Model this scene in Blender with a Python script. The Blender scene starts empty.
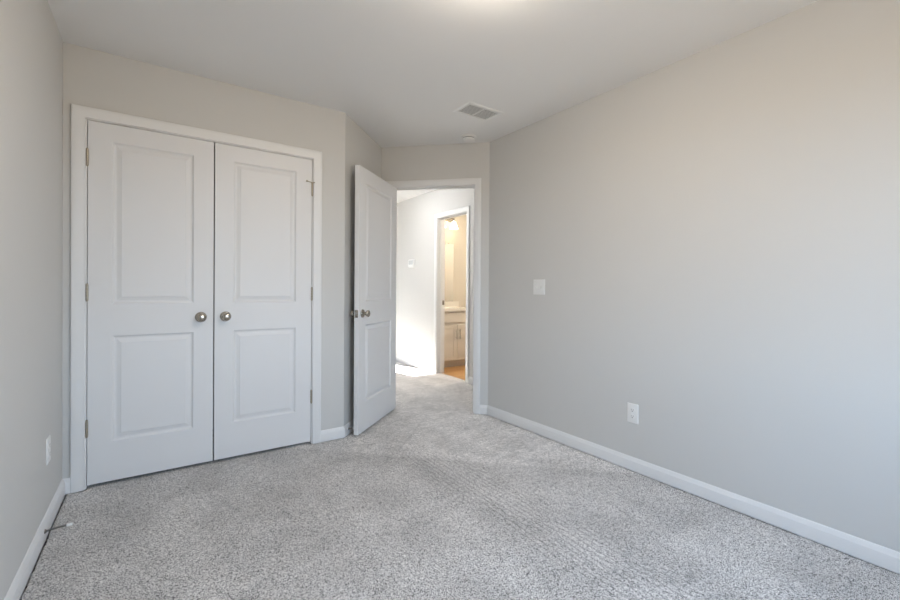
import bpy, bmesh, math, random
from mathutils import Vector, Matrix

C = bpy.context.scene.collection
PI = math.pi

# ------------------------------------------------------------------ camera
F_PX, YAW, CAM_H, PY, PX = 425.58, 0.6149962, 1.1292823, 290.655, 455.822
PITCH, ROLL = -0.0056, -0.0072
cam_d = bpy.data.cameras.new('camera')
cam = bpy.data.objects.new('camera', cam_d)
C.objects.link(cam)
cam_d.sensor_fit = 'HORIZONTAL'
cam_d.sensor_width = 36.0
cam_d.lens = F_PX * 36.0 / 900.0
cam_d.shift_x = -(PX - 450.0) / 900.0
cam_d.shift_y = (PY - 300.0) / 900.0
cam_d.clip_start = 0.02
s_, c_ = math.sin(YAW), math.cos(YAW)
right = Vector((c_, -s_, 0)); fwd = Vector((s_, c_, 0)); up = Vector((0, 0, 1))
f2 = fwd * math.cos(PITCH) + up * math.sin(PITCH)
u2 = -fwd * math.sin(PITCH) + up * math.cos(PITCH)
r3 = right * math.cos(ROLL) - u2 * math.sin(ROLL)
u3 = right * math.sin(ROLL) + u2 * math.cos(ROLL)
m = Matrix((r3, u3, -f2)).transposed().to_4x4()
m.translation = Vector((0, 0, CAM_H))
cam.matrix_world = m
bpy.context.scene.camera = cam

# ------------------------------------------------------------------ colour management
vs = bpy.context.scene.view_settings
vs.view_transform = 'Standard'
vs.look = 'None'
vs.gamma = 1.0
vs.use_curve_mapping = False
vs.exposure = 0.48

# ------------------------------------------------------------------ world: blue-white sky above, sunlit ground below
world = bpy.data.worlds.new('world')
bpy.context.scene.world = world
world.use_nodes = True
nt = world.node_tree
nt.nodes.clear()
wo = nt.nodes.new('ShaderNodeOutputWorld')
wb = nt.nodes.new('ShaderNodeBackground')
tc = nt.nodes.new('ShaderNodeTexCoord')
sx = nt.nodes.new('ShaderNodeSeparateXYZ')
mr = nt.nodes.new('ShaderNodeMapRange')
mr.inputs['From Min'].default_value = -1; mr.inputs['From Max'].default_value = 1
cr = nt.nodes.new('ShaderNodeValToRGB')
e = cr.color_ramp.elements
e[0].position = 0.0; e[0].color = (0.32, 0.255, 0.18, 1)
e[1].position = 1.0; e[1].color = (0.38, 0.62, 1.0, 1)
for pos, col in ((0.47, (0.44, 0.36, 0.26, 1)), (0.51, (0.70, 0.84, 1.0, 1)), (0.7, (0.47, 0.70, 1.0, 1))):
    k = e.new(pos); k.color = col
wb.inputs['Strength'].default_value = 7.9
nt.links.new(tc.outputs['Generated'], sx.inputs[0])
nt.links.new(sx.outputs['Z'], mr.inputs['Value'])
nt.links.new(mr.outputs[0], cr.inputs[0])
nt.links.new(cr.outputs[0], wb.inputs['Color'])
nt.links.new(wb.outputs[0], wo.inputs['Surface'])

# ------------------------------------------------------------------ sun through the hall window
sd = bpy.data.lights.new('sun', 'SUN')
sd.energy = 85.0
sd.angle = math.radians(0.53)
sd.color = (1.0, 0.97, 0.92)
sun = bpy.data.objects.new('sun', sd); C.objects.link(sun)
sun_dir = Vector((0.26, -0.965, -0.73))
sun.rotation_euler = sun_dir.to_track_quat('-Z', 'Y').to_euler()
sun.location = (2, 12, 8)


def portal(name, loc, rot, sx_, sy_):
    l = bpy.data.lights.new(name, 'AREA')
    l.shape = 'RECTANGLE'; l.size = sx_; l.size_y = sy_
    l.cycles.is_portal = True
    o = bpy.data.objects.new(name, l); C.objects.link(o)
    o.location = loc; o.rotation_euler = rot
    return o


WIN_X0, WIN_X1, WIN_Z0, WIN_Z1, Y_REAR = 0.42, 1.80, 0.62, 2.08, -0.55
portal('daylight_portal_room', ((WIN_X0 + WIN_X1) / 2, Y_REAR - 0.10, (WIN_Z0 + WIN_Z1) / 2), (PI / 2, 0, 0), WIN_X1 - WIN_X0, WIN_Z1 - WIN_Z0)
portal('daylight_portal_hall', (2.18, 7.50, 1.325), (-PI / 2, 0, 0), 0.46, 1.55)

# ------------------------------------------------------------------ materials


def mat(name, col, rough=0.5, metal=0.0, spec=0.5, bump=None, var=None):
    m = bpy.data.materials.new(name); m.use_nodes = True
    t = m.node_tree; b = t.nodes['Principled BSDF']
    b.inputs['Base Color'].default_value = (*col, 1)
    b.inputs['Roughness'].default_value = rough
    b.inputs['Metallic'].default_value = metal
    b.inputs['Specular IOR Level'].default_value = spec
    tcn = t.nodes.new('ShaderNodeTexCoord')
    if bump:
        n = t.nodes.new('ShaderNodeTexNoise'); n.inputs['Scale'].default_value = bump[0]
        n.inputs['Detail'].default_value = 3
        bp = t.nodes.new('ShaderNodeBump'); bp.inputs['Strength'].default_value = bump[1]
        bp.inputs['Distance'].default_value = bump[2]
        t.links.new(tcn.outputs['Object'], n.inputs['Vector'])
        t.links.new(n.outputs['Fac'], bp.inputs['Height'])
        t.links.new(bp.outputs['Normal'], b.inputs['Normal'])
    if var:
        n = t.nodes.new('ShaderNodeTexNoise'); n.inputs['Scale'].default_value = var[0]
        mx = t.nodes.new('ShaderNodeMixRGB')
        mx.inputs[1].default_value = (*[c * (1 - var[1]) for c in col], 1)
        mx.inputs[2].default_value = (*[min(1, c * (1 + var[1])) for c in col], 1)
        t.links.new(tcn.outputs['Object'], n.inputs['Vector'])
        t.links.new(n.outputs['Fac'], mx.inputs[0])
        t.links.new(mx.outputs[0], b.inputs['Base Color'])
    return m


M = {}
M['wall'] = mat('greige_wall_paint', (0.655, 0.650, 0.630), 0.75, spec=0.25, bump=(380, 0.12, 0.001))
M['hallwall'] = M['wall']
M['ceil'] = mat('flat_ceiling_paint', (0.86, 0.855, 0.84), 0.9, spec=0.1, bump=(300, 0.12, 0.001))
M['trim'] = mat('white_trim_paint', (0.81, 0.81, 0.805), 0.38, spec=0.45)
M['door'] = mat('white_door_paint', (0.80, 0.80, 0.80), 0.42, spec=0.4, bump=(220, 0.05, 0.0006))
M['plate'] = mat('white_plastic', (0.85, 0.85, 0.835), 0.32)
M['dark'] = mat('dark_void', (0.03, 0.03, 0.03), 0.8)
M['slot'] = mat('slot_shadow_grey', (0.2, 0.2, 0.2), 0.7)
M['nickel'] = mat('satin_nickel', (0.44, 0.41, 0.365), 0.2, metal=1.0)
M['hinge'] = mat('aged_nickel_hinge', (0.46, 0.41, 0.33), 0.4, metal=0.85)
M['steel'] = mat('spring_steel', (0.25, 0.24, 0.22), 0.4, metal=0.9)
M['rubber'] = mat('white_rubber', (0.8, 0.8, 0.78), 0.6)
M['screen'] = mat('grey_display', (0.50, 0.51, 0.50), 0.3)
M['grille'] = mat('vent_enamel', (0.84, 0.84, 0.82), 0.5)
M['duct'] = mat('galvanised_duct', (0.40, 0.40, 0.39), 0.8)
M['vanity'] = mat('cream_cabinet_paint', (0.70, 0.665, 0.60), 0.45)
M['counter'] = mat('cultured_marble', (0.83, 0.80, 0.74), 0.2)
M['bathwall'] = mat('bathroom_wall_paint', (0.66, 0.62, 0.55), 0.7, spec=0.25)
M['ceramic'] = mat('white_ceramic', (0.85, 0.84, 0.81), 0.12)
M['chrome'] = mat('brushed_nickel', (0.62, 0.60, 0.56), 0.2, metal=1.0)
M['vinylwin'] = mat('white_vinyl_frame', (0.78, 0.78, 0.77), 0.35)

m = mat('mirror_glass', (0.86, 0.87, 0.86), 0.02, metal=1.0); M['mirror'] = m


def emis(name, col, st, base=(0.9, 0.88, 0.82)):
    m = mat(name, base, 0.3)
    b = m.node_tree.nodes['Principled BSDF']
    b.inputs['Emission Color'].default_value = (*col, 1)
    b.inputs['Emission Strength'].default_value = st
    return m


M['shade'] = emis('lit_frosted_glass', (1.0, 0.82, 0.56), 4.5)
M['dome'] = emis('lit_opal_dome', (1.0, 0.87, 0.73), 42.0)

M['hallfill'] = emis('added_fill_dome_hall', (0.98, 0.98, 1.0), 43.0)  # glow of the added hallway fill lamp
M['bathfill'] = emis('added_fill_dome_bathroom', (1.0, 0.87, 0.70), 95.0)  # glow of the added bathroom fill lamp

# window pane: almost clear
m = bpy.data.materials.new('clear_window_glass'); m.use_nodes = True
t = m.node_tree; t.nodes.clear()
o_ = t.nodes.new('ShaderNodeOutputMaterial'); mx = t.nodes.new('ShaderNodeMixShader')
tr = t.nodes.new('ShaderNodeBsdfTransparent'); gl = t.nodes.new('ShaderNodeBsdfGlossy'); gl.inputs['Roughness'].default_value = 0.02
mx.inputs[0].default_value = 0.06
t.links.new(tr.outputs[0], mx.inputs[1]); t.links.new(gl.outputs[0], mx.inputs[2]); t.links.new(mx.outputs[0], o_.inputs['Surface'])
M['glass'] = m


def carpet():
    m = bpy.data.materials.new('speckled_grey_carpet'); m.use_nodes = True
    t = m.node_tree; L = t.links; N = t.nodes
    b = N['Principled BSDF']; b.inputs['Roughness'].default_value = 0.95
    b.inputs['Specular IOR Level'].default_value = 0.05
    b.inputs['Sheen Weight'].default_value = 0.15
    tc = N.new('ShaderNodeTexCoord')
    P = tc.outputs['Object']

    def noise(scale, detail=2, rough=0.6, vec=P, dist=0.0):
        n = N.new('ShaderNodeTexNoise'); n.inputs['Scale'].default_value = scale
        n.inputs['Detail'].default_value = detail; n.inputs['Roughness'].default_value = rough
        n.inputs['Distortion'].default_value = dist
        L.new(vec, n.inputs['Vector']); return n.outputs['Fac']

    def ramp(src, stops):
        r = N.new('ShaderNodeValToRGB'); L.new(src, r.inputs[0]); e = r.color_ramp.elements
        e[0].position, e[0].color = stops[0][0], (*[stops[0][1]] * 3, 1) if not isinstance(stops[0][1], tuple) else (*stops[0][1], 1)
        e[1].position, e[1].color = stops[-1][0], (*[stops[-1][1]] * 3, 1) if not isinstance(stops[-1][1], tuple) else (*stops[-1][1], 1)
        for p_, c in stops[1:-1]:
            k = e.new(p_); k.color = (*[c] * 3, 1) if not isinstance(c, tuple) else (*c, 1)
        return r.outputs[0]

    def math_(op, a, b_=None, c=None):
        n = N.new('ShaderNodeMath'); n.operation = op
        for i, v in enumerate((a, b_, c)):
            if v is None: continue
            if isinstance(v, (int, float)): n.inputs[i].default_value = v
            else: L.new(v, n.inputs[i])
        return n.outputs[0]

    def mul(a, b_):
        n = N.new('ShaderNodeMixRGB'); n.blend_type = 'MULTIPLY'; n.inputs[0].default_value = 1
        L.new(a, n.inputs[1]); L.new(b_, n.inputs[2]); return n.outputs[0]

    vo = N.new('ShaderNodeTexVoronoi'); vo.inputs['Scale'].default_value = 380; L.new(P, vo.inputs['Vector'])
    sv = N.new('ShaderNodeSeparateColor'); L.new(vo.outputs['Color'], sv.inputs[0])
    tuft = math_('ADD', math_('MULTIPLY', sv.outputs[0], 0.72), math_('MULTIPLY', noise(170, 2, 0.6), 0.28))
    base = ramp(tuft, [(0.22, (0.02, 0.019, 0.02)), (0.34, (0.38, 0.365, 0.355)), (0.50, (0.64, 0.62, 0.60)), (0.82, (0.90, 0.87, 0.84))])
    patch = ramp(noise(3.2, 3, 0.55, dist=0.6), [(0.35, 0.88), (0.65, 1.08)])
    # nap: the brushed area in front of the open door and the vacuum strokes
    sp = N.new('ShaderNodeSeparateXYZ'); L.new(P, sp.inputs[0])
    X, Y = sp.outputs['X'], sp.outputs['Y']
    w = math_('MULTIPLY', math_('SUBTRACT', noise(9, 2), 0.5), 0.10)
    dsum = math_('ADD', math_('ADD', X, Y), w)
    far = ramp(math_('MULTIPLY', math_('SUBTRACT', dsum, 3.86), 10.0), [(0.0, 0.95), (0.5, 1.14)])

    def strokes(coord, freq, amp, m0, m1, mcoord, edge=0.12):
        v = math_('SINE', math_('MULTIPLY', math_('ADD', coord, math_('MULTIPLY', w, 0.25)), freq))
        v = math_('POWER', math_('MAXIMUM', v, 0.0), 3.0)
        msk = math_('MULTIPLY', math_('SMOOTH_MIN', math_('DIVIDE', math_('SUBTRACT', mcoord, m0), edge), 1.0, 0.01),
                    math_('SMOOTH_MIN', math_('DIVIDE', math_('SUBTRACT', m1, mcoord), edge), 1.0, 0.01))
        msk = math_('MAXIMUM', msk, 0.0)
        g = math_('GREATER_THAN', mcoord, m0); g2 = math_('LESS_THAN', mcoord, m1)
        return math_('MULTIPLY', math_('MULTIPLY', math_('MULTIPLY', msk, math_('MULTIPLY', g, g2)), v), amp)
    nearmask = math_('LESS_THAN', dsum, 3.96)
    s1 = math_('MULTIPLY', strokes(X, 210.0, 0.30, 1.28, 1.75, X), nearmask)
    dif = math_('SUBTRACT', X, Y)
    mpf = N.new('ShaderNodeMapping'); mpf.inputs['Rotation'].default_value = (0, 0, math.radians(45)); mpf.inputs['Scale'].default_value = (9, 26, 1)
    L.new(P, mpf.inputs[0])
    s2 = math_('MULTIPLY', math_('MULTIPLY', math_('SUBTRACT', noise(1.0, 3, 0.6, vec=mpf.outputs[0], dist=1.2), 0.5), 0.7), math_('SUBTRACT', 1.0, nearmask))
    edge = math_('COMPARE', dif, -1.25, 0.012)
    s2 = math_('ADD', s2, math_('MULTIPLY', math_('MULTIPLY', edge, math_('SUBTRACT', 1.0, nearmask)), math_('MULTIPLY', math_('LESS_THAN', dsum, 5.2), 0.14)))
    wide = math_('MULTIPLY', math_('SINE', math_('MULTIPLY', math_('ADD', X, w), 17.0)), 0.035)
    st = math_('SUBTRACT', math_('ADD', 1.0, wide), math_('ADD', s1, s2))
    stc = N.new('ShaderNodeCombineColor')
    for i in range(3): L.new(st, stc.inputs[i])
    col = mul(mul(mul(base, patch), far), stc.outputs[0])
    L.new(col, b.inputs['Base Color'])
    h = math_('ADD', noise(95, 3, 0.7), math_('MULTIPLY', noise(7, 2), 0.5))
    bp = N.new('ShaderNodeBump'); bp.inputs['Strength'].default_value = 0.15; bp.inputs['Distance'].default_value = 0.003
    L.new(h, bp.inputs['Height']); L.new(bp.outputs[0], b.inputs['Normal'])
    return m


M['carpet'] = carpet()


def vinyl_planks():
    m = bpy.data.materials.new('honey_oak_planks'); m.use_nodes = True
    t = m.node_tree; L = t.links; N = t.nodes; b = N['Principled BSDF']
    b.inputs['Roughness'].default_value = 0.35
    tc = N.new('ShaderNodeTexCoord')
    br = N.new('ShaderNodeTexBrick'); br.inputs['Scale'].default_value = 1.0
    br.inputs['Brick Width'].default_value = 0.9; br.inputs['Row Height'].default_value = 0.13
    br.inputs['Mortar Size'].default_value = 0.0015
    br.inputs['Color1'].default_value = (0.50, 0.27, 0.10, 1); br.inputs['Color2'].default_value = (0.58, 0.33, 0.13, 1)
    br.inputs['Mortar'].default_value = (0.18, 0.09, 0.04, 1)
    mp = N.new('ShaderNodeMapping'); mp.inputs['Rotation'].default_value = (0, 0, 0)
    L.new(tc.outputs['Object'], mp.inputs[0]); L.new(mp.outputs[0], br.inputs[0])
    mp2 = N.new('ShaderNodeMapping'); mp2.inputs['Scale'].default_value = (4, 60, 1)
    n = N.new('ShaderNodeTexNoise'); n.inputs['Scale'].default_value = 1.0; n.inputs['Detail'].default_value = 4
    L.new(tc.outputs['Object'], mp2.inputs[0]); L.new(mp2.outputs[0], n.inputs['Vector'])
    r = N.new('ShaderNodeValToRGB'); r.color_ramp.elements[0].color = (0.75, 0.75, 0.75, 1); r.color_ramp.elements[1].color = (1.1, 1.1, 1.1, 1)
    L.new(n.outputs['Fac'], r.inputs[0])
    mx = N.new('ShaderNodeMixRGB'); mx.blend_type = 'MULTIPLY'; mx.inputs[0].default_value = 1
    L.new(br.outputs['Color'], mx.inputs[1]); L.new(r.outputs[0], mx.inputs[2]); L.new(mx.outputs[0], b.inputs['Base Color'])
    return m


M['planks'] = vinyl_planks()
M['pad'] = mat('carpet_pad_and_tack_strip', (0.07, 0.06, 0.055), 0.9)

# ------------------------------------------------------------------ helpers


def link(name, bm, material, parent=None, smooth=False, angle=35):
    bmesh.ops.remove_doubles(bm, verts=bm.verts, dist=1e-6)
    bmesh.ops.recalc_face_normals(bm, faces=bm.faces)
    me = bpy.data.meshes.new(name)
    if smooth:
        a = math.radians(angle)
        for f in bm.faces: f.smooth = True
        for ed in bm.edges:
            if len(ed.link_faces) == 2 and ed.calc_face_angle(0) > a: ed.smooth = False
    bm.to_mesh(me); bm.free()
    me.materials.append(material)
    o = bpy.data.objects.new(name, me); C.objects.link(o)
    if parent: o.parent = parent
    return o


def tag(o, label, cat, group=None, kind=None):
    o['label'] = label; o['category'] = cat
    if group: o['group'] = group
    if kind: o['kind'] = kind
    return o


def empty(name, loc, rz=0):
    o = bpy.data.objects.new(name, None); C.objects.link(o)
    o.location = loc; o.rotation_euler = (0, 0, rz); o.empty_display_size = 0.05
    return o


def box(bm, x0, x1, y0, y1, z0, z1, bevel=0.0, seg=2):
    r = bmesh.ops.create_cube(bm, size=1)
    vs_ = r['verts']
    for v in vs_:
        v.co = Vector((x0 + (v.co.x + .5) * (x1 - x0), y0 + (v.co.y + .5) * (y1 - y0), z0 + (v.co.z + .5) * (z1 - z0)))
    if bevel > 0:
        eds = list({ed for v in vs_ for ed in v.link_edges})
        bmesh.ops.bevel(bm, geom=eds, offset=bevel, segments=seg, affect='EDGES', profile=0.5)
    return bm


def prism(bm, poly, z0, z1):
    lo = [bm.verts.new((x, y, z0)) for x, y in poly]; hi = [bm.verts.new((x, y, z1)) for x, y in poly]
    n = len(poly)
    bm.faces.new(lo[::-1]); bm.faces.new(hi)
    for i in range(n): bm.faces.new((lo[i], lo[(i + 1) % n], hi[(i + 1) % n], hi[i]))


def lathe(bm, prof, origin, axis, seg=32, capstart=True, capend=True):
    """prof: list of (distance along axis, radius)."""
    axis = Vector(axis).normalized(); origin = Vector(origin)
    u = axis.orthogonal().normalized(); v = axis.cross(u)
    rings = []
    for d, r in prof:
        if r < 1e-6: rings.append([bm.verts.new(origin + axis * d)])
        else: rings.append([bm.verts.new(origin + axis * d + (u * math.cos(2 * PI * k / seg) + v * math.sin(2 * PI * k / seg)) * r) for k in range(seg)])
    for a, b in zip(rings, rings[1:]):
        for k in range(seg):
            k2 = (k + 1) % seg
            if len(a) == 1 and len(b) == 1: continue
            if len(a) == 1: bm.faces.new((a[0], b[k2], b[k]))
            elif len(b) == 1: bm.faces.new((a[k], a[k2], b[0]))
            else: bm.faces.new((a[k], a[k2], b[k2], b[k]))
    if capstart and len(rings[0]) > 1: bm.faces.new(rings[0][::-1])
    if capend and len(rings[-1]) > 1: bm.faces.new(rings[-1])


def tube(bm, pts, r, seg=10):
    pts = [Vector(p) for p in pts]
    rings = []; pu = None
    for i, p in enumerate(pts):
        d = (pts[min(i + 1, len(pts) - 1)] - pts[max(i - 1, 0)]).normalized()
        u = d.orthogonal().normalized() if pu is None else (pu - d * pu.dot(d)).normalized()
        pu = u; v = d.cross(u)
        rings.append([bm.verts.new(p + (u * math.cos(2 * PI * k / seg) + v * math.sin(2 * PI * k / seg)) * r) for k in range(seg)])
    for a, b in zip(rings, rings[1:]):
        for k in range(seg): bm.faces.new((a[k], a[(k + 1) % seg], b[(k + 1) % seg], b[k]))
    bm.faces.new(rings[0][::-1]); bm.faces.new(rings[-1])


# ------------------------------------------------------------------ room plan (metres)
H = 2.44
XL, XR, YC = -0.4085, 2.4423, 3.0995
P1 = Vector((1.1623, YC)); P2 = Vector((1.7262, 3.6634)); P3 = Vector((XR, 2.9473))
XH = 3.05; HALL_L = 1.85; Y_END = 7.40; T = 0.115
BY0, BY1 = 4.10, 4.74       # bathroom doorway
DH = 2.045                  # head of door leaves


def frame_of(p0, p1):
    """local frame: s along wall p0->p1, n to the left of travel (into the wall body), z up."""
    p0 = Vector(p0); p1 = Vector(p1); d = (p1 - p0).normalized(); n = Vector((-d.y, d.x))
    mt = Matrix(((d.x, n.x, 0, p0.x), (d.y, n.y, 0, p0.y), (0, 0, 1, 0), (0, 0, 0, 1)))
    return mt, (p1 - p0).length


def xform(bm, mt):
    bmesh.ops.transform(bm, matrix=mt, verts=bm.verts)


def wall(name, p0, p1, openings=(), thick=T, ext0=0.0, ext1=0.0, material=None, label='', h=H):
    """The room face lies on p0->p1; the body extends to the left of travel."""
    mt, Lw = frame_of(p0, p1)
    bm = bmesh.new()
    s = -ext0
    for (a, b, z0, z1) in sorted(openings):
        box(bm, s, a, 0, thick, 0, h)
        if z0 > 0: box(bm, a, b, 0, thick, 0, z0)
        if z1 < h: box(bm, a, b, 0, thick, z1, h)
        s = b
    box(bm, s, Lw + ext1, 0, thick, 0, h)
    xform(bm, mt)
    o = link(name, bm, material or M['wall'])
    tag(o, label, 'wall', kind='structure')
    return o


def sweep(bm, path, prof, mt):
    """path: list of (s, z) in the wall plane, travelled so that the profile's u axis points to the LEFT of travel.
    prof: list of (u, t): u across the moulding, t out of the wall (negative n)."""
    n = len(path); rows = []
    for i, p in enumerate(path):
        p = Vector(p)
        dirs = []
        if i > 0: dirs.append((p - Vector(path[i - 1])).normalized())
        if i < n - 1: dirs.append((Vector(path[i + 1]) - p).normalized())
        nr = [Vector((-d.y, d.x)) for d in dirs]
        if len(nr) == 2:
            b = (nr[0] + nr[1]).normalized(); sc = 1 / b.dot(nr[0])
        else: b = nr[0]; sc = 1
        rows.append([bm.verts.new(mt @ Vector((p.x + b.x * u * sc, -t_, p.y + b.y * u * sc))) for u, t_ in prof])
    for a, b in zip(rows, rows[1:]):
        for k in range(len(prof)):
            k2 = (k + 1) % len(prof)
            bm.faces.new((a[k], b[k], b[k2], a[k2]))
    bm.faces.new(rows[0]); bm.faces.new(rows[-1][::-1])


# colonial casing, u from inner edge outwards
CASING = [(0.0, 0.0), (0.0, 0.0085), (0.002, 0.0105), (0.012, 0.0110), (0.016, 0.0125), (0.024, 0.0140), (0.034, 0.0165), (0.040, 0.0170), (0.052, 0.0170), (0.055, 0.0160), (0.057, 0.0135), (0.057, 0.0)]


def casing(name, s0, s1, top, mt, label, w=0.057):
    """three mitred legs around an opening: left leg up, head across, right leg down (u left of travel = outwards)."""
    bm = bmesh.new()
    k = w / 0.057
    prof = [(u * k, t_) for u, t_ in CASING]
    sweep(bm, [(s0, -0.0115), (s0, top), (s1, top), (s1, -0.0115)], prof, mt)
    o = link(name, bm, M['trim'], smooth=True, angle=40)
    tag(o, label, 'door casing', kind='structure')
    return o


def jamb(s0, s1, top, mt, parent, thick=T, tj=0.018, stop_at=0.04, stop_w=0.035):
    """lining of a door opening with its stops, child of the casing."""
    bm = bmesh.new()
    box(bm, s0 - tj, s0, -0.0005, thick + 0.0005, 0, top + tj)
    box(bm, s1, s1 + tj, -0.0005, thick + 0.0005, 0, top + tj)
    box(bm, s0, s1, -0.0005, thick + 0.0005, top, top + tj)
    xform(bm, mt); link('door_jamb', bm, M['trim'], parent)
    bm = bmesh.new()
    a, b = stop_at, stop_at + stop_w; q = 0.010
    box(bm, s0, s0 + q, a, b, 0, top, 0.002)
    box(bm, s1 - q, s1, a, b, 0, top, 0.002)
    box(bm, s0 + q, s1 - q, a, b, top - q, top, 0.002)
    xform(bm, mt); link('door_stop_moulding', bm, M['trim'], parent)


BASE = [(0.0, -0.0115), (0.0135, -0.0115), (0.0135, 0.058), (0.0130, 0.062), (0.0095, 0.067), (0.0080, 0.072), (0.0065, 0.077), (0.0035, 0.0815), (0.0, 0.083)]


def baseboard(name, p0, p1, cut0, cut1, label):
    """cut: tangent of the mitre; +ve shortens the outer face (concave corner), -ve lengthens (convex)."""
    mt, Lw = frame_of(p0, p1)
    bm = bmesh.new(); rows = []
    for s, c, sg in ((0, cut0, 1), (Lw, cut1, -1)):
        rows.append([bm.verts.new(mt @ Vector((s + sg * c * t_, -t_, z))) for t_, z in BASE])
    for k in range(len(BASE)):
        k2 = (k + 1) % len(BASE)
        bm.faces.new((rows[0][k], rows[1][k], rows[1][k2], rows[0][k2]))
    bm.faces.new(rows[0]); bm.faces.new(rows[1][::-1])
    o = link(name, bm, M['trim'], smooth=True, angle=30)
    tag(o, label, 'baseboard', kind='structure')
    return o


# ------------------------------------------------------------------ shell: floor, ceiling, walls
bm = bmesh.new(); box(bm, -0.6, 3.11, -0.9, 7.6, -0.12, -0.012)
tag(link('floor_base', bm, M['pad']), 'dark sub-floor under the carpet, seen only as a thin seam at the baseboards', 'floor', kind='structure')


def carpet_mesh():
    g = 0.0175; c0, c1 = -0.3094, 0.9216; yb = YC + 0.745
    d2 = Vector((1, -1)).normalized(); nn = Vector((1, 1)).normalized()
    J0, J1 = P2 + d2 * 0.093, P2 + d2 * 0.879
    pts = [(XL + g, Y_REAR + g), (XR - g, Y_REAR + g), (XR - g, P3.y - g * 0.41), tuple(P2 + d2 * 0.945 - nn * g), tuple(J1 - nn * g), tuple(J1 + nn * 0.12),
           (XR + T + 0.004, 2.955), (XR + T + 0.004, 2.81), (XH - g, 2.81), (XH - g, BY0), (3.108, BY0 + 0.002), (3.108, BY1 - 0.002), (XH - g, BY1), (XH - g, Y_END - g), (HALL_L + g, Y_END - g),
           (HALL_L + g, 3.80), tuple(J0 + nn * 0.12), tuple(J0 - nn * g), tuple(P2 - nn * g + Vector((1, -1)).normalized() * g), tuple(P1 + Vector((0.41 * g, -g))),
           (c1 - 0.002, YC - g), (c1 - 0.002, YC + T + 0.01), (c1 - 0.002, yb), (c0 + 0.002, yb), (c0 + 0.002, YC - g), (XL + g, YC - g)]
    rnd = random.Random(4); out = []
    for i, p in enumerate(pts):
        a = Vector(p); b = Vector(pts[(i + 1) % len(pts)]); L_ = (b - a).length; n = max(1, int(L_ / 0.014))
        nv = Vector((-(b - a).y, (b - a).x)).normalized()
        for k in range(n):
            q_ = a + (b - a) * (k / n)
            if k: q_ = q_ + nv * rnd.uniform(-0.002, 0.006)
            out.append(q_)
    bm = bmesh.new()
    hi = [bm.verts.new((q_.x, q_.y, 0.0)) for q_ in out]; lo = [bm.verts.new((q_.x, q_.y, -0.011)) for q_ in out]
    top = bm.faces.new(hi); n = len(out)
    for i in range(n): bm.faces.new((lo[i], lo[(i + 1) % n], hi[(i + 1) % n], hi[i]))
    bmesh.ops.triangulate(bm, faces=[top], ngon_method='EAR_CLIP')
    return bm


tag(link('floor', carpet_mesh(), M['carpet']), 'speckled grey carpet covering the bedroom and hallway floor', 'floor', kind='structure')
bm = bmesh.new(); box(bm, 3.11, 5.0, 3.0, 5.7, -0.12, 0.0)
tag(link('floor_bathroom', bm, M['planks']), 'honey coloured wood plank floor inside the bathroom', 'floor', kind='structure')
bm = bmesh.new(); box(bm, -0.6, 5.0, -0.9, 7.6, H, H + 0.15)
tag(link('ceiling', bm, M['ceil']), 'flat off-white ceiling over bedroom and hallway', 'ceiling', kind='structure')

cs0 = -0.3094 - XL; cs1 = 0.9216 - XL          # closet opening, s along the closet wall
wall('wall_left', (XL, Y_REAR), (XL, YC), ext0=0.2, ext1=0.9, label='pale grey left bedroom wall beside the closet doors')
wall('wall_closet', (XL, YC), P1, [(cs0 - 0.018, cs1 + 0.018, 0, DH + 0.022)], label='greige wall around the double closet doors')
bm = None
mt_a, LA = frame_of(P1, P2)
wall('wall_angled', P1, P2, ext1=0.0, label='greige angled wall behind the open entry door')
LD = (P3 - P2).length
mt_d, _ = frame_of(P2, P3)
DS0, DS1 = 0.092, 0.880
wall('wall_entry', P2, P3, [(DS0 - 0.018, DS1 + 0.018, 0, DH + 0.032)], ext0=0.1, ext1=0.0, label='greige wall around the open entry doorway, below the smoke detector')
wall('wall_right', P3, (XR, Y_REAR), ext0=0.0, ext1=0.2, label='long bare greige right bedroom wall with two white plates')
wall('wall_rear', (XR, Y_REAR), (XL, Y_REAR), [(XR - WIN_X1, XR - WIN_X0, WIN_Z0, WIN_Z1)], label='rear bedroom wall holding the wide window')
wall('wall_closet_back', (XL, YC + 0.75), (HALL_L - 0.115, YC + 0.75), label='hidden back wall of the closet', thick=0.06)
wall('wall_hall', (XH, Y_END), (XH, 2.95), [(Y_END - BY1 - 0.018, Y_END - BY0 + 0.018, 0, DH + 0.022)], ext0=0.2, ext1=0.2, label='bright off-white hallway wall with the bathroom doorway')
wall('wall_hall_left', (HALL_L, 3.76), (HALL_L, Y_END), ext1=0.2, label='hallway wall opposite the bathroom door')
wall('wall_hall_end', (HALL_L, Y_END), (XH, Y_END), [(0.10, 0.56, 0.55, 2.10)], label='end wall of the hallway with the sunny window')
wall('wall_hall_south', (XH, 2.80), (XR + T, 2.80), label='short hallway wall right of the entry doorway', thick=0.1)
wall('wall_bathroom_vanity', (XH + T, 5.47), (4.70, 5.47), material=M['bathwall'], ext0=0.05, ext1=0.1, label='warm lit bathroom wall above the vanity')
wall('wall_bathroom_right', (4.70, 5.47), (4.70, 3.25), material=M['bathwall'], ext1=0.1, label='bathroom wall right of the vanity')
wall('wall_bathroom_near', (4.70, 3.25), (XH + T, 3.25), material=M['bathwall'], ext1=0.05, label='bathroom wall facing the vanity')

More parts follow.
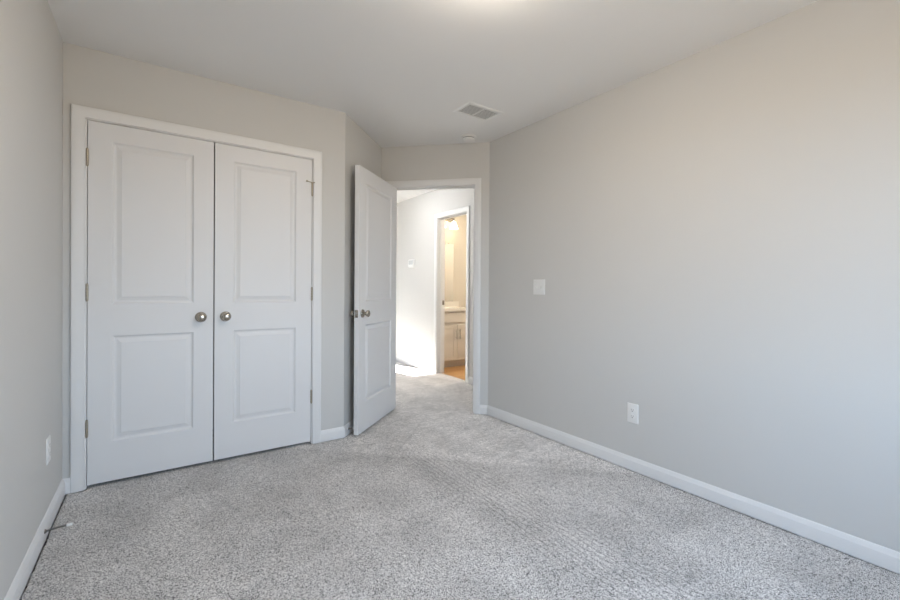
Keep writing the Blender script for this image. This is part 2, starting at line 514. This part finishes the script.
# ------------------------------------------------------------------ trim
mt_c, LC = frame_of((XL, YC), P1)
o = casing('trim_1', cs0 - 0.006, cs1 + 0.006, DH + 0.008, mt_c, 'white moulded casing framing the double closet doors', 0.059)
jamb(cs0, cs1, DH + 0.003, mt_c, o, stop_at=0.042)
o = casing('trim_2', DS0 - 0.005, DS1 + 0.005, DH + 0.018, mt_d, 'white moulded casing framing the open entry doorway')
jamb(DS0, DS1, DH + 0.013, mt_d, o, stop_at=0.040)
bm = bmesh.new(); box(bm, DS1 - 0.0015, DS1 + 0.001, 0.006, 0.034, 0.905, 0.965)
xform(bm, mt_d); link('strike_plate', bm, M['nickel'], o)
mt_h, LH = frame_of((XH, Y_END), (XH, 2.95))
hs0, hs1 = Y_END - BY1, Y_END - BY0
o = casing('trim_3', hs0 - 0.005, hs1 + 0.005, DH + 0.008, mt_h, 'white moulded casing framing the bathroom doorway')
jamb(hs0, hs1, DH + 0.003, mt_h, o, stop_at=T - 0.075)
bm = bmesh.new(); box(bm, hs0 - 0.001, hs0 + 0.0018, T - 0.036, T - 0.004, 0.905, 0.965)
xform(bm, mt_h); link('strike_plate', bm, M['nickel'], o)

K45, K22 = 1.0, math.tan(PI / 8)
cas = 0.059 + 0.006
baseboard('baseboard_left', (XL, Y_REAR), (XL, YC), 1, 1, 'white baseboard along the left bedroom wall')
baseboard('baseboard_closet_left', (XL, YC), (XL + cs0 - cas, YC), 1, 0, 'tiny white baseboard piece between left wall and closet casing')
baseboard('baseboard_closet_right', (XL + cs1 + cas, YC), P1, 0, -K22, 'short white baseboard between closet casing and angled corner')
baseboard('baseboard_angled', P1, P2, -K22, 1, 'white baseboard on the angled wall behind the open door')
dd = (P3 - P2).normalized()
baseboard('baseboard_entry', P2 + dd * (DS1 + 0.062), P3, 0, K22, 'tiny white baseboard piece right of the entry casing')
baseboard('baseboard_right', P3, (XR, Y_REAR), K22, 1, 'long white baseboard along the right bedroom wall')
baseboard('baseboard_rear', (XR, Y_REAR), (XL, Y_REAR), 1, 1, 'white baseboard under the rear window')
baseboard('baseboard_hall_far', (XH, Y_END), (XH, BY1 + 0.062), 1, 0, 'sunlit white baseboard on hallway wall left of the bathroom doorway')
baseboard('baseboard_hall_near', (XH, BY0 - 0.062), (XH, 2.80), 0, 1, 'white baseboard on hallway wall right of the bathroom doorway')
baseboard('baseboard_hall_left', (HALL_L, 3.9), (HALL_L, Y_END), 0, 1, 'white baseboard on the hallway wall opposite the bathroom')
baseboard('baseboard_bathroom', (3.93, 5.47), (4.70, 5.47), 0, 1, 'white baseboard in the bathroom beside the vanity')


# ------------------------------------------------------------------ windows (behind the camera and at the end of the hall)
def window(name, s0, s1, z0, z1, mt, label, cols=1):
    root = empty(name, mt @ Vector(((s0 + s1) / 2, 0.06, z0)))
    inv = root.matrix_basis.inverted() if False else Matrix.Translation(-root.location)

    def add(nm, bm, m_):
        xform(bm, inv @ mt); return link(nm, bm, m_, root)
    bm = bmesh.new(); w = 0.035
    box(bm, s0, s1, 0.04, 0.09, z0, z0 + w); box(bm, s0, s1, 0.04, 0.09, z1 - w, z1)
    box(bm, s0, s0 + w, 0.04, 0.09, z0 + w, z1 - w); box(bm, s1 - w, s1, 0.04, 0.09, z0 + w, z1 - w)
    for k in range(1, cols):
        x = s0 + (s1 - s0) * k / cols; box(bm, x - 0.03, x + 0.03, 0.04, 0.09, z0 + w, z1 - w)
    fr = add('window_frame', bm, M['vinylwin'])
    bm = bmesh.new(); zm = (z0 + z1) / 2
    box(bm, s0 + w, s1 - w, 0.045, 0.08, zm - 0.02, zm + 0.02); add('meeting_rail', bm, M['vinylwin'])
    bm = bmesh.new(); box(bm, s0 + w, s1 - w, 0.060, 0.064, z0 + w, z1 - w); add('window_pane', bm, M['glass'])
    bm = bmesh.new(); box(bm, s0 - 0.03, s1 + 0.03, -0.02, 0.04, z0 - 0.02, z0 + 0.002, 0.003); add('window_sill', bm, M['trim'])
    tag(root, label, 'window', kind='structure')


mt_r, _ = frame_of((XR, Y_REAR), (XL, Y_REAR))
window('window_1', XR - WIN_X1, XR - WIN_X0, WIN_Z0, WIN_Z1, mt_r, 'wide white vinyl bedroom window behind the viewpoint', 2)
mt_e, _ = frame_of((HALL_L, Y_END), (XH, Y_END))
window('window_2', 0.10, 0.56, 0.55, 2.10, mt_e, 'narrow window at the sunny end of the hallway')


# ------------------------------------------------------------------ doors
def panel_face(bm, w, h, panels, y, sgn, px0, px1):
    """one face of a two panel moulded leaf at depth y; sgn=+1 means the panel recess goes towards +y."""
    xs = [0, px0, px1, w]; zs = [0]
    for a, b in panels: zs += [a, b]
    zs.append(h)
    g = {}
    for i, x in enumerate(xs):
        for j, z in enumerate(zs): g[i, j] = bm.verts.new((x, y, z))
    for i in range(3):
        for j in range(len(zs) - 1):
            if i == 1 and j % 2 == 1: continue
            bm.faces.new((g[i, j], g[i + 1, j], g[i + 1, j + 1], g[i, j + 1]))
    prof = [(0.002, 0.0008), (0.004, 0.0034), (0.010, 0.0095), (0.013, 0.0110), (0.020, 0.0112), (0.022, 0.0105), (0.040, 0.0040), (0.0415, 0.0024)]
    for j in range(1, len(zs) - 1, 2):
        prev = [g[1, j], g[2, j], g[2, j + 1], g[1, j + 1]]
        for d, t_ in prof:
            cur = [bm.verts.new((x, y + sgn * t_, z)) for x, z in ((px0 + d, zs[j] + d), (px1 - d, zs[j] + d), (px1 - d, zs[j + 1] - d), (px0 + d, zs[j + 1] - d))]
            for k in range(4): bm.faces.new((prev[k], prev[(k + 1) % 4], cur[(k + 1) % 4], cur[k]))
            prev = cur
        bm.faces.new(prev)


def door_leaf(name, w, h, panels, stile, label, loc, rz, thick=0.035):
    """leaf in local space: hinge edge x=0, free edge x=w, front face y=0, back face y=thick, bottom z=0."""
    bm = bmesh.new()
    panel_face(bm, w, h, panels, 0, 1, stile, w - stile)
    panel_face(bm, w, h, panels, thick, -1, stile, w - stile)
    zs = [0] + [v for p_ in panels for v in p_] + [h]
    for x in (0, w):
        for a, b in zip(zs, zs[1:]):
            bm.faces.new([bm.verts.new(c) for c in ((x, 0, a), (x, thick, a), (x, thick, b), (x, 0, b))])
    for z in (0, h):
        xs = [0, stile, w - stile, w]
        for a, b in zip(xs, xs[1:]):
            bm.faces.new([bm.verts.new(c) for c in ((a, 0, z), (b, 0, z), (b, thick, z), (a, thick, z))])
    o = link(name, bm, M['door'], smooth=True, angle=14)
    o.location = loc; o.rotation_euler = (0, 0, rz)
    tag(o, label, 'door', kind='structure')
    return o


def knob(parent, x, y, z, d):
    """round door knob; d = -1 projects towards -y, +1 towards +y."""
    bm = bmesh.new()
    lathe(bm, [(0.010, 0.0115), (0.024, 0.0105), (0.030, 0.014), (0.034, 0.020), (0.039, 0.0245), (0.045, 0.0268), (0.051, 0.0262), (0.056, 0.0225), (0.0595, 0.016), (0.0612, 0.0085), (0.0616, 0.0)], (x, y, z), (0, d, 0), 36)
    k = link('door_knob', bm, M['nickel'], parent, smooth=True, angle=60)
    bm = bmesh.new()
    lathe(bm, [(0.0, 0.0325), (0.0035, 0.0325), (0.007, 0.030), (0.0095, 0.024), (0.0105, 0.013)], (x, y, z), (0, d, 0), 36)
    link('rose', bm, M['nickel'], k, smooth=True, angle=50)
    return k


def hinge(parent, x, y, z, side, d=-1, stop=False):
    """butt hinge: knuckle barrel standing proud of the face with its two thin leaves."""
    bm = bmesh.new()
    hh = 0.0445
    for a, b in ((-hh, -0.027), (-0.0265, -0.0093), (-0.0088, 0.0088), (0.0093, 0.0265), (0.027, hh)):
        lathe(bm, [(a, 0.0052), (a + 0.0006, 0.0062), (b - 0.0006, 0.0062), (b, 0.0052)], (x, y + d * 0.0045, z), (0, 0, 1), 16)
    lathe(bm, [(hh, 0.0050), (hh + 0.003, 0.0055), (hh + 0.006, 0.003), (hh + 0.007, 0.0)], (x, y + d * 0.0045, z), (0, 0, 1), 14)
    lathe(bm, [(-hh - 0.006, 0.0), (-hh - 0.005, 0.003), (-hh, 0.0050)], (x, y + d * 0.0045, z), (0, 0, 1), 14)
    h_ = link('hinge', bm, M['hinge'], parent, smooth=True, angle=45)
    bm = bmesh.new()
    box(bm, x - side * 0.0022, x - side * 0.0006, y, y + 0.030, z - hh, z + hh)
    link('hinge_leaf', bm, M['hinge'], h_)
    if stop:
        bm = bmesh.new()
        lathe(bm, [(hh - 0.001, 0.0095), (hh + 0.006, 0.0095)], (x, y + d * 0.0045, z), (0, 0, 1), 16)
        tube(bm, [(x, y + d * 0.008, z + hh + 0.003), (x - side * 0.018, y + d * 0.016, z + hh + 0.004), (x - side * 0.040, y + d * 0.016, z + hh + 0.008)], 0.0032)
        tube(bm, [(x, y + d * 0.008, z + hh + 0.003), (x + side * 0.014, y + d * 0.020, z + hh + 0.004)], 0.0035)
        lathe(bm, [(0, 0.0065), (0.010, 0.0065)], (x - side * 0.036, y + d * 0.016, z + hh + 0.008), (-side, 0.2, 0.2), 14)
        link('hinge_pin_stop', bm, M['hinge'], h_, smooth=True, angle=45)
    return h_


ZB = 0.019
LW = 0.609
panL = [(0.243 - ZB, 0.846 - ZB), (1.025 - ZB, 1.945 - ZB)]
dL = door_leaf('door_1', LW, DH - ZB, panL, 0.106, 'left white two-panel closet door with round nickel knob', (-0.3064, YC + 0.004, ZB), 0)
knob(dL, LW - 0.068, 0, 0.937 - ZB, -1)
for z in (1.838, 1.091, 0.335): hinge(dL, -0.0015, -0.001, z - ZB, -1)
# right leaf: hinge edge on the right; built mirrored by giving its own coordinates
dR = door_leaf('door_2', LW, DH - ZB, panL, 0.106, 'right white two-panel closet door with dark hinge-pin stop on its top hinge', (0.9186 - LW, YC + 0.004, ZB), 0)
knob(dR, 0.062, 0, 0.937 - ZB, -1)
for i, z in enumerate((1.832, 1.081, 0.341)): hinge(dR, LW + 0.0015, -0.001, z - ZB, 1, stop=(i == 0))
# ball catches/shadow gap behind the leaves are the jamb stops of trim_1

# entry door: hinged on the left jamb, swung into the room about 94 degrees
EW = 0.762
ang_closed = math.atan2(dd.y, dd.x)
OPEN = math.radians(93.8)
nrm = Vector((-dd.y, dd.x))                    # into the wall body
piv = P2 + dd * (DS0 + 0.031) - nrm * 0.018
panE = [(0.243 - ZB, 0.846 - ZB), (1.025 - ZB, 1.945 - ZB)]
dE = door_leaf('door_3', EW, DH + 0.010 - ZB, panE, 0.118, 'white two-panel entry door standing open against the angled wall', (piv.x, piv.y, ZB - 0.004), ang_closed - OPEN)
# local y runs to the left of the leaf direction: back face (y=0.035) is the hall side, seen from the room
knob(dE, EW - 0.064, 0.035, 0.935 - ZB, 1)
knob(dE, EW - 0.064, 0.0, 0.935 - ZB, -1)
bm = bmesh.new(); box(bm, EW - 0.0005, EW + 0.0015, 0.005, 0.030, 0.905 - ZB, 0.963 - ZB, 0.0005, 1)
lathe(bm, [(0, 0.007), (0.008, 0.006), (0.010, 0.003)], (EW, 0.0175, 0.935 - ZB), (1, 0, 0), 14)
link('latch_plate', bm, M['nickel'], dE)
for z in (1.838, 1.091, 0.335): hinge(dE, -0.0015, 0.004, z - ZB, -1)

# bathroom door, opened into the bathroom behind the right jamb
dB = door_leaf('door_4', 0.632, DH - ZB, panE, 0.11, 'white two-panel bathroom door standing open inside the bathroom', (XH + T + 0.012, BY0 - 0.002, ZB), math.radians(-4))
knob(dB, 0.632 - 0.064, 0.035, 0.92, 1)


# ------------------------------------------------------------------ spring door stops
def door_stop(loc, rz, length, label):
    """screwed to the baseboard, pointing along local +x."""
    root = empty('door_stop', loc, rz)
    bm = bmesh.new(); lathe(bm, [(0, 0.0095), (0.002, 0.0095), (0.006, 0.006), (0.008, 0.0045)], (0, 0, 0), (1, 0, 0), 18)
    link('mounting_cap', bm, M['steel'], root, smooth=True)
    bm = bmesh.new(); n = 22; pts = []
    L = length - 0.018
    for i in range(n * 8 + 1):
        a = 2 * PI * i / 8; tt = i / (n * 8)
        pts.append((0.006 + (L - 0.006) * tt, 0.0040 * math.cos(a), 0.0040 * math.sin(a) + 0.006 * math.sin(tt * 2.2) ))
    tube(bm, pts, 0.0013, 6)
    link('spring', bm, M['steel'], root, smooth=True, angle=60)
    bm = bmesh.new(); lathe(bm, [(L - 0.002, 0.0055), (L, 0.0068), (length - 0.003, 0.0068), (length, 0.005)], (0, 0, 0.005), (1, 0, 0), 18)
    link('rubber_tip', bm, M['rubber'], root, smooth=True)['label'] = 'white rubber tip'
    tag(root, label, 'door stop', 'spring door stops')
    return root


door_stop((XL + 0.0135, 2.566, 0.045), 0, 0.092, 'spring door stop on the left wall baseboard, white tip over open carpet')
da = (P2 - P1).normalized(); na = Vector((da.y, -da.x))
q = P1 + da * 0.062 + na * 0.0135
door_stop((q.x, q.y, 0.045), math.atan2(na.y, na.x), 0.052, 'spring door stop behind the open entry door, low on the angled wall')


# ------------------------------------------------------------------ wall plates
def plate_root(name, pos, facing, w, h, rise=0.0055):
    """facing: unit outward normal of the wall into the room. local +y = outwards is mapped so x runs along the wall."""
    ang = math.atan2(facing[1], facing[0]) + PI / 2     # local -y = outward
    root = empty(name, pos, ang)
    bm = bmesh.new()
    o0 = [(-w / 2, -h / 2), (w / 2, -h / 2), (w / 2, h / 2), (-w / 2, h / 2)]
    prev = [bm.verts.new((x, 0, z)) for x, z in o0]; bm.faces.new(prev)
    for ins, y in ((0.0, -rise * 0.45), (0.0015, -rise * 0.8), (0.005, -rise)):
        cur = [bm.verts.new((math.copysign(abs(x) - ins, x), y, math.copysign(abs(z) - ins, z))) for x, z in o0]
        for k in range(4): bm.faces.new((prev[k], prev[(k + 1) % 4], cur[(k + 1) % 4], cur[k]))
        prev = cur
    bm.faces.new(prev)
    link('cover_plate', bm, M['plate'], root, smooth=True, angle=30)
    return root


def screw(root, x, z, y=-0.0055):
    bm = bmesh.new(); lathe(bm, [(0, 0.0032), (0.0008, 0.0030), (0.0014, 0.0018)], (x, y, z), (0, -1, 0), 12)
    box(bm, x - 0.0025, x + 0.0025, y - 0.0016, y - 0.0013, z - 0.0004, z + 0.0004)
    link('screw', bm, M['plate'], root)


def outlet(pos, facing, label, group=None):
    root = plate_root('power_outlet', pos, facing, 0.074, 0.120)
    for zc in (-0.0195, 0.0195):
        bm = bmesh.new(); n = 24; pts = []
        for i in range(n):
            a = 2 * PI * i / n
            pts.append((0.0172 * math.cos(a), max(-0.0135, min(0.0135, 0.0172 * math.sin(a)))))
        f0 = [bm.verts.new((x, -0.005, zc + z)) for x, z in pts]; f1 = [bm.verts.new((x, -0.0075, zc + z)) for x, z in pts]
        bm.faces.new(f0); bm.faces.new(f1[::-1])
        for k in range(n): bm.faces.new((f0[k], f0[(k + 1) % n], f1[(k + 1) % n], f1[k]))
        r = link('receptacle', bm, M['plate'], root)
        bm = bmesh.new()
        box(bm, -0.0075, -0.0055, -0.0079, -0.0070, zc - 0.001, zc + 0.008)
        box(bm, 0.0055, 0.0075, -0.0079, -0.0070, zc - 0.000, zc + 0.0075)
        lathe(bm, [(0, 0.003), (0.0009, 0.003)], (0, -0.0070, zc - 0.0065), (0, -1, 0), 12)
        link('socket_slots', bm, M['slot'], r)
    screw(root, 0, 0)
    tag(root, label, 'outlet', group)
    return root


outlet((XR, 1.528, 0.356), (-1, 0), 'white duplex power outlet low on the right bedroom wall')
outlet((XL, 2.722, 0.360), (1, 0), 'white power outlet low on the left wall near the closet corner')
outlet((XH, 5.14, 0.335), (-1, 0), 'small white power outlet on the bright hallway wall, below the thermostat')

sw = plate_root('light_switch', (XR, 2.332, 1.143), (-1, 0), 0.120, 0.118)
for xc, up_ in ((-0.023, 1), (0.023, -1)):
    bm = bmesh.new(); box(bm, xc - 0.0055, xc + 0.0055, -0.0068, -0.0050, -0.0125, 0.0125, 0.0006, 1)
    fr_ = link('toggle_frame', bm, M['plate'], sw)
    bm = bmesh.new(); box(bm, xc - 0.0040, xc + 0.0040, -0.019, -0.0055, -0.0045, 0.0045, 0.0015, 2)
    bmesh.ops.rotate(bm, verts=bm.verts, cent=Vector((xc, -0.0055, 0)), matrix=Matrix.Rotation(math.radians(-28 * up_), 3, 'X'))
    link('toggle', bm, M['plate'], fr_, smooth=True)
    screw(sw, xc, 0.030); screw(sw, xc, -0.030)
tag(sw, 'white double toggle light switch on the right wall near the entry doorway', 'light switch')

# thermostat on the hallway wall
th = empty('thermostat', (XH, 5.42, 1.485), -PI / 2)
bm = bmesh.new(); box(bm, -0.085, 0.085, -0.006, 0, -0.06, 0.06, 0.002); link('back_plate', bm, M['plate'], th)
bm = bmesh.new(); box(bm, -0.078, 0.078, -0.026, -0.006, -0.053, 0.053, 0.005, 3); link('housing', bm, M['plate'], th, smooth=True)
bm = bmesh.new(); box(bm, -0.062, 0.062, -0.0275, -0.025, -0.018, 0.044, 0.001); link('display', bm, M['screen'], th)['label'] = 'grey display window'
bm = bmesh.new()
for k in (-0.03, 0.0, 0.03): box(bm, k - 0.009, k + 0.009, -0.0285, -0.0255, -0.041, -0.032, 0.001)
link('button_row', bm, M['plate'], th)
tag(th, 'small white thermostat with grey display on the hallway wall', 'thermostat')

# ------------------------------------------------------------------ ceiling vent
vx0, vx1, vy0, vy1 = 1.795, 2.112, 2.392, 2.600
vr = empty('ceiling_vent', ((vx0 + vx1) / 2, (vy0 + vy1) / 2, H))
hx, hy = (vx1 - vx0) / 2, (vy1 - vy0) / 2


def ring_frame(bm, X0, Y0, prof):
    prev = None
    for ins, z in prof:
        cur = [bm.verts.new((sx_ * (X0 - ins), sy_ * (Y0 - ins), z)) for sx_, sy_ in ((-1, -1), (1, -1), (1, 1), (-1, 1))]
        if prev:
            for k in range(4): bm.faces.new((prev[k], prev[(k + 1) % 4], cur[(k + 1) % 4], cur[k]))
        prev = cur


bm = bmesh.new()
ring_frame(bm, hx, hy, [(0.0, -0.0002), (0.002, -0.004), (0.010, -0.0065), (0.026, -0.0065), (0.028, -0.004), (0.028, -0.001)])
link('vent_frame', bm, M['plate'], vr)
bm = bmesh.new(); box(bm, -0.006, 0.006, -hy + 0.028, hy - 0.028, -0.0065, -0.0010, 0.001); link('divider_bar', bm, M['plate'], vr)
for sg in (-1, 1):
    for k in range(9):
        y = -hy + 0.037 + k * (2 * hy - 0.074) / 8
        bm = bmesh.new()
        xa, xb = (0.006, hx - 0.028) if sg > 0 else (-(hx - 0.028), -0.006)
        box(bm, xa, xb, -0.0065, 0.0065, -0.0005, 0.0005)
        bmesh.ops.rotate(bm, verts=bm.verts, cent=Vector((0, 0, 0)), matrix=Matrix.Rotation(math.radians(12), 3, 'X'))
        bmesh.ops.translate(bm, verts=bm.verts, vec=(0, y, -0.0038))
        link('louver', bm, M['grille'], vr)
bm = bmesh.new(); box(bm, -hx + 0.027, hx - 0.027, -hy + 0.027, hy - 0.027, -0.0009, -0.0001); link('duct_opening', bm, M['duct'], vr)
tag(vr, 'white rectangular ceiling vent with two louvred banks', 'vent')

# ------------------------------------------------------------------ smoke detector
sm = empty('smoke_detector', (2.213, 2.956, H))
bm = bmesh.new(); lathe(bm, [(0, 0.066), (0.008, 0.066), (0.011, 0.062)], (0, 0, 0), (0, 0, -1), 40); link('mounting_base', bm, M['plate'], sm, smooth=True)
bm = bmesh.new(); lathe(bm, [(0.010, 0.049), (0.017, 0.049)], (0, 0, 0), (0, 0, -1), 32); link('vent_gap', bm, M['slot'], sm)
bm = bmesh.new(); lathe(bm, [(0.0165, 0.050), (0.018, 0.054), (0.030, 0.052), (0.036, 0.046), (0.039, 0.030), (0.040, 0.0)], (0, 0, 0), (0, 0, -1), 40); link('detector_cover', bm, M['plate'], sm, smooth=True)
bm = bmesh.new(); lathe(bm, [(0.039, 0.009), (0.042, 0.008), (0.0425, 0)], (0.018, 0.0, 0), (0, 0, -1), 20); link('test_button', bm, M['plate'], sm, smooth=True)
tag(sm, 'round white smoke detector on the ceiling above the entry doorway', 'smoke detector')

# ------------------------------------------------------------------ flush ceiling light (just above the top edge of the view)
cl = empty('ceiling_light', (1.04, 1.27, H))
bm = bmesh.new(); lathe(bm, [(0, 0.165), (0.018, 0.165), (0.022, 0.158)], (0, 0, 0), (0, 0, -1), 48); link('lamp_base', bm, M['nickel'], cl, smooth=True)
bm = bmesh.new(); lathe(bm, [(0.020, 0.150), (0.040, 0.146), (0.065, 0.125), (0.085, 0.085), (0.094, 0.04), (0.096, 0.0)], (0, 0, 0), (0, 0, -1), 48); link('glass_dome', bm, M['dome'], cl, smooth=True, angle=70)
tag(cl, 'round flush-mount ceiling lamp with lit opal dome', 'ceiling lamp')

hl = empty('ceiling_light', (2.20, 4.75, H))  # unseen lamp, added to brighten the hallway
bm = bmesh.new(); lathe(bm, [(0, 0.165), (0.018, 0.165), (0.022, 0.158)], (0, 0, 0), (0, 0, -1), 48); link('lamp_base', bm, M['nickel'], hl, smooth=True)
bm = bmesh.new(); lathe(bm, [(0.020, 0.150), (0.040, 0.146), (0.065, 0.125), (0.085, 0.085), (0.094, 0.04), (0.096, 0.0)], (0, 0, 0), (0, 0, -1), 48); link('glass_dome', bm, M['hallfill'], hl, smooth=True, angle=70)
tag(hl, 'added out-of-view fill lamp on the hallway ceiling outside the bedroom door', 'ceiling lamp')

bl = empty('ceiling_light', (4.0, 4.1, H))  # invented fill lamp, hidden from view, lifts the bathroom light
bm = bmesh.new(); lathe(bm, [(0, 0.15), (0.018, 0.15), (0.022, 0.143)], (0, 0, 0), (0, 0, -1), 48); link('lamp_base', bm, M['nickel'], bl, smooth=True)
bm = bmesh.new(); lathe(bm, [(0.020, 0.135), (0.040, 0.13), (0.065, 0.11), (0.085, 0.07), (0.092, 0.0)], (0, 0, 0), (0, 0, -1), 48); link('glass_dome', bm, M['bathfill'], bl, smooth=True, angle=70)
tag(bl, 'added out-of-view fill lamp on the bathroom ceiling', 'ceiling lamp')

# ------------------------------------------------------------------ bathroom
VX0, VX1, VY0, VY1 = XH + T + 0.003, 3.90, 4.955, 5.468
vn = empty('bathroom_vanity', ((VX0 + VX1) / 2, (VY0 + VY1) / 2, 0))
off = Vector((-(VX0 + VX1) / 2, -(VY0 + VY1) / 2, 0))


def vpart(nm, bm, m_, parent=vn, smooth=False):
    bmesh.ops.translate(bm, verts=bm.verts, vec=off); return link(nm, bm, m_, parent, smooth=smooth)


bm = bmesh.new(); box(bm, VX0, VX1, VY0 + 0.018, VY1, 0.095, 0.802); vpart('cabinet_body', bm, M['vanity'])
bm = bmesh.new(); box(bm, VX0, VX1, VY0 + 0.075, VY0 + 0.09, 0, 0.097); vpart('toe_kick', bm, M['vanity'])
xm = 3.532


def shaker(bm, x0, x1, z0, z1, y, st=0.055):
    box(bm, x0, x1, y + 0.006, y + 0.018, z0, z1)
    box(bm, x0, x0 + st, y, y + 0.006, z0, z1, 0.001, 1); box(bm, x1 - st, x1, y, y + 0.006, z0, z1, 0.001, 1)
    box(bm, x0 + st, x1 - st, y, y + 0.006, z0, z0 + st, 0.001, 1); box(bm, x0 + st, x1 - st, y, y + 0.006, z1 - st, z1, 0.001, 1)


bm = bmesh.new(); box(bm, VX0 + 0.012, VX1 - 0.012, VY0, VY0 + 0.018, 0.645, 0.785, 0.003, 2); vpart('drawer_front', bm, M['vanity'])
for x0, x1, hxp in ((VX0 + 0.012, xm - 0.003, xm - 0.030), (xm + 0.003, VX1 - 0.012, xm + 0.030)):
    bm = bmesh.new(); shaker(bm, x0, x1, 0.105, 0.610, VY0); d_ = vpart('cabinet_door', bm, M['vanity'])
    bm = bmesh.new()
    tube(bm, [(hxp, VY0 - 0.028, 0.405), (hxp, VY0 - 0.028, 0.545)], 0.0065)
    for z in (0.43, 0.52): tube(bm, [(hxp, VY0, z), (hxp, VY0 - 0.028, z)], 0.004)
    vpart('bar_handle', bm, M['chrome'], d_, smooth=True)['label'] = 'vertical nickel bar handle'
tag(vn, 'cream shaker bathroom vanity cabinet with two doors', 'vanity')

bm = bmesh.new(); box(bm, VX0, VX1 + 0.012, VY0 - 0.022, VY1, 0.802, 0.836, 0.004)
ct = link('countertop', bm, M['counter'], None)
bm = bmesh.new(); box(bm, VX0, VX1 + 0.012, VY1 - 0.018, VY1, 0.836, 0.926, 0.003); link('backsplash', bm, M['counter'], ct)
bm = bmesh.new(); lathe(bm, [(0.0, 0.18), (0.006, 0.185), (0.008, 0.178), (0.004, 0.165), (0.0025, 0.10), (0.002, 0.0)], (3.532, 5.19, 0.836), (0, 0, 1), 40, capstart=True)
link('sink_basin', bm, M['ceramic'], ct, smooth=True)
tag(ct, 'white marble-look vanity top with backsplash in the bathroom', 'countertop')

fa = empty('faucet', (3.532, 5.415, 0.8365))
bm = bmesh.new(); box(bm, -0.075, 0.075, -0.022, 0.022, 0, 0.012, 0.004); link('faucet_base', bm, M['chrome'], fa)
bm = bmesh.new(); tube(bm, [(0, 0, 0.01), (0, 0, 0.11), (0, -0.03, 0.145), (0, -0.08, 0.145), (0, -0.115, 0.115)], 0.011, 14); link('spout', bm, M['chrome'], fa, smooth=True, angle=60)
for s in (-1, 1):
    bm = bmesh.new(); lathe(bm, [(0.01, 0.015), (0.03, 0.012), (0.045, 0.014), (0.05, 0.010)], (s * 0.055, 0, 0), (0, 0, 1), 18)
    tube(bm, [(s * 0.055, 0, 0.045), (s * 0.095, 0, 0.055)], 0.005); link('faucet_handle', bm, M['chrome'], fa, smooth=True)
tag(fa, 'nickel two-handle faucet standing on the vanity top', 'faucet')

mi = empty('wall_mirror', (3.515, 5.468, 1.36))
bm = bmesh.new(); box(bm, -0.298, 0.298, -0.006, -0.001, -0.462, 0.462, 0.001, 1); link('mirror_glass', bm, M['mirror'], mi)
for x in (-0.2, 0.2):
    for z in (-0.464, 0.464):
        bm = bmesh.new(); box(bm, x - 0.012, x + 0.012, -0.010, -0.0005, z - 0.008, z + 0.008, 0.001, 1)
        link('mirror_clip', bm, M['chrome'], mi)
tag(mi, 'frameless rectangular mirror above the bathroom vanity', 'mirror')

vl = empty('vanity_light', (3.515, 5.47, 2.19))
bm = bmesh.new(); box(bm, -0.30, 0.30, -0.022, -0.001, -0.035, 0.035, 0.006); link('light_bar', bm, M['chrome'], vl, smooth=True)
for k in (-1, 0, 1):
    x = k * 0.225
    bm = bmesh.new(); tube(bm, [(x, -0.02, 0), (x, -0.07, 0.012), (x, -0.105, 0.0), (x, -0.11, -0.02)], 0.008, 12)
    lathe(bm, [(0, 0.022), (0.03, 0.024)], (x, -0.11, -0.015), (0, 0, -1), 20)
    arm_ = link('lamp_arm', bm, M['chrome'], vl, smooth=True)
    bm = bmesh.new(); lathe(bm, [(0.0, 0.026), (0.03, 0.034), (0.07, 0.050), (0.105, 0.064), (0.115, 0.070), (0.112, 0.066), (0.06, 0.044), (0.01, 0.024)], (x, -0.11, -0.035), (0, 0, -1), 28, capstart=False, capend=False)
    link('glass_shade', bm, M['shade'], arm_, smooth=True, angle=70)['label'] = 'glowing bell-shaped glass shade'
tag(vl, 'three-lamp vanity light bar with glowing bell shades above the mirror', 'wall lamp')
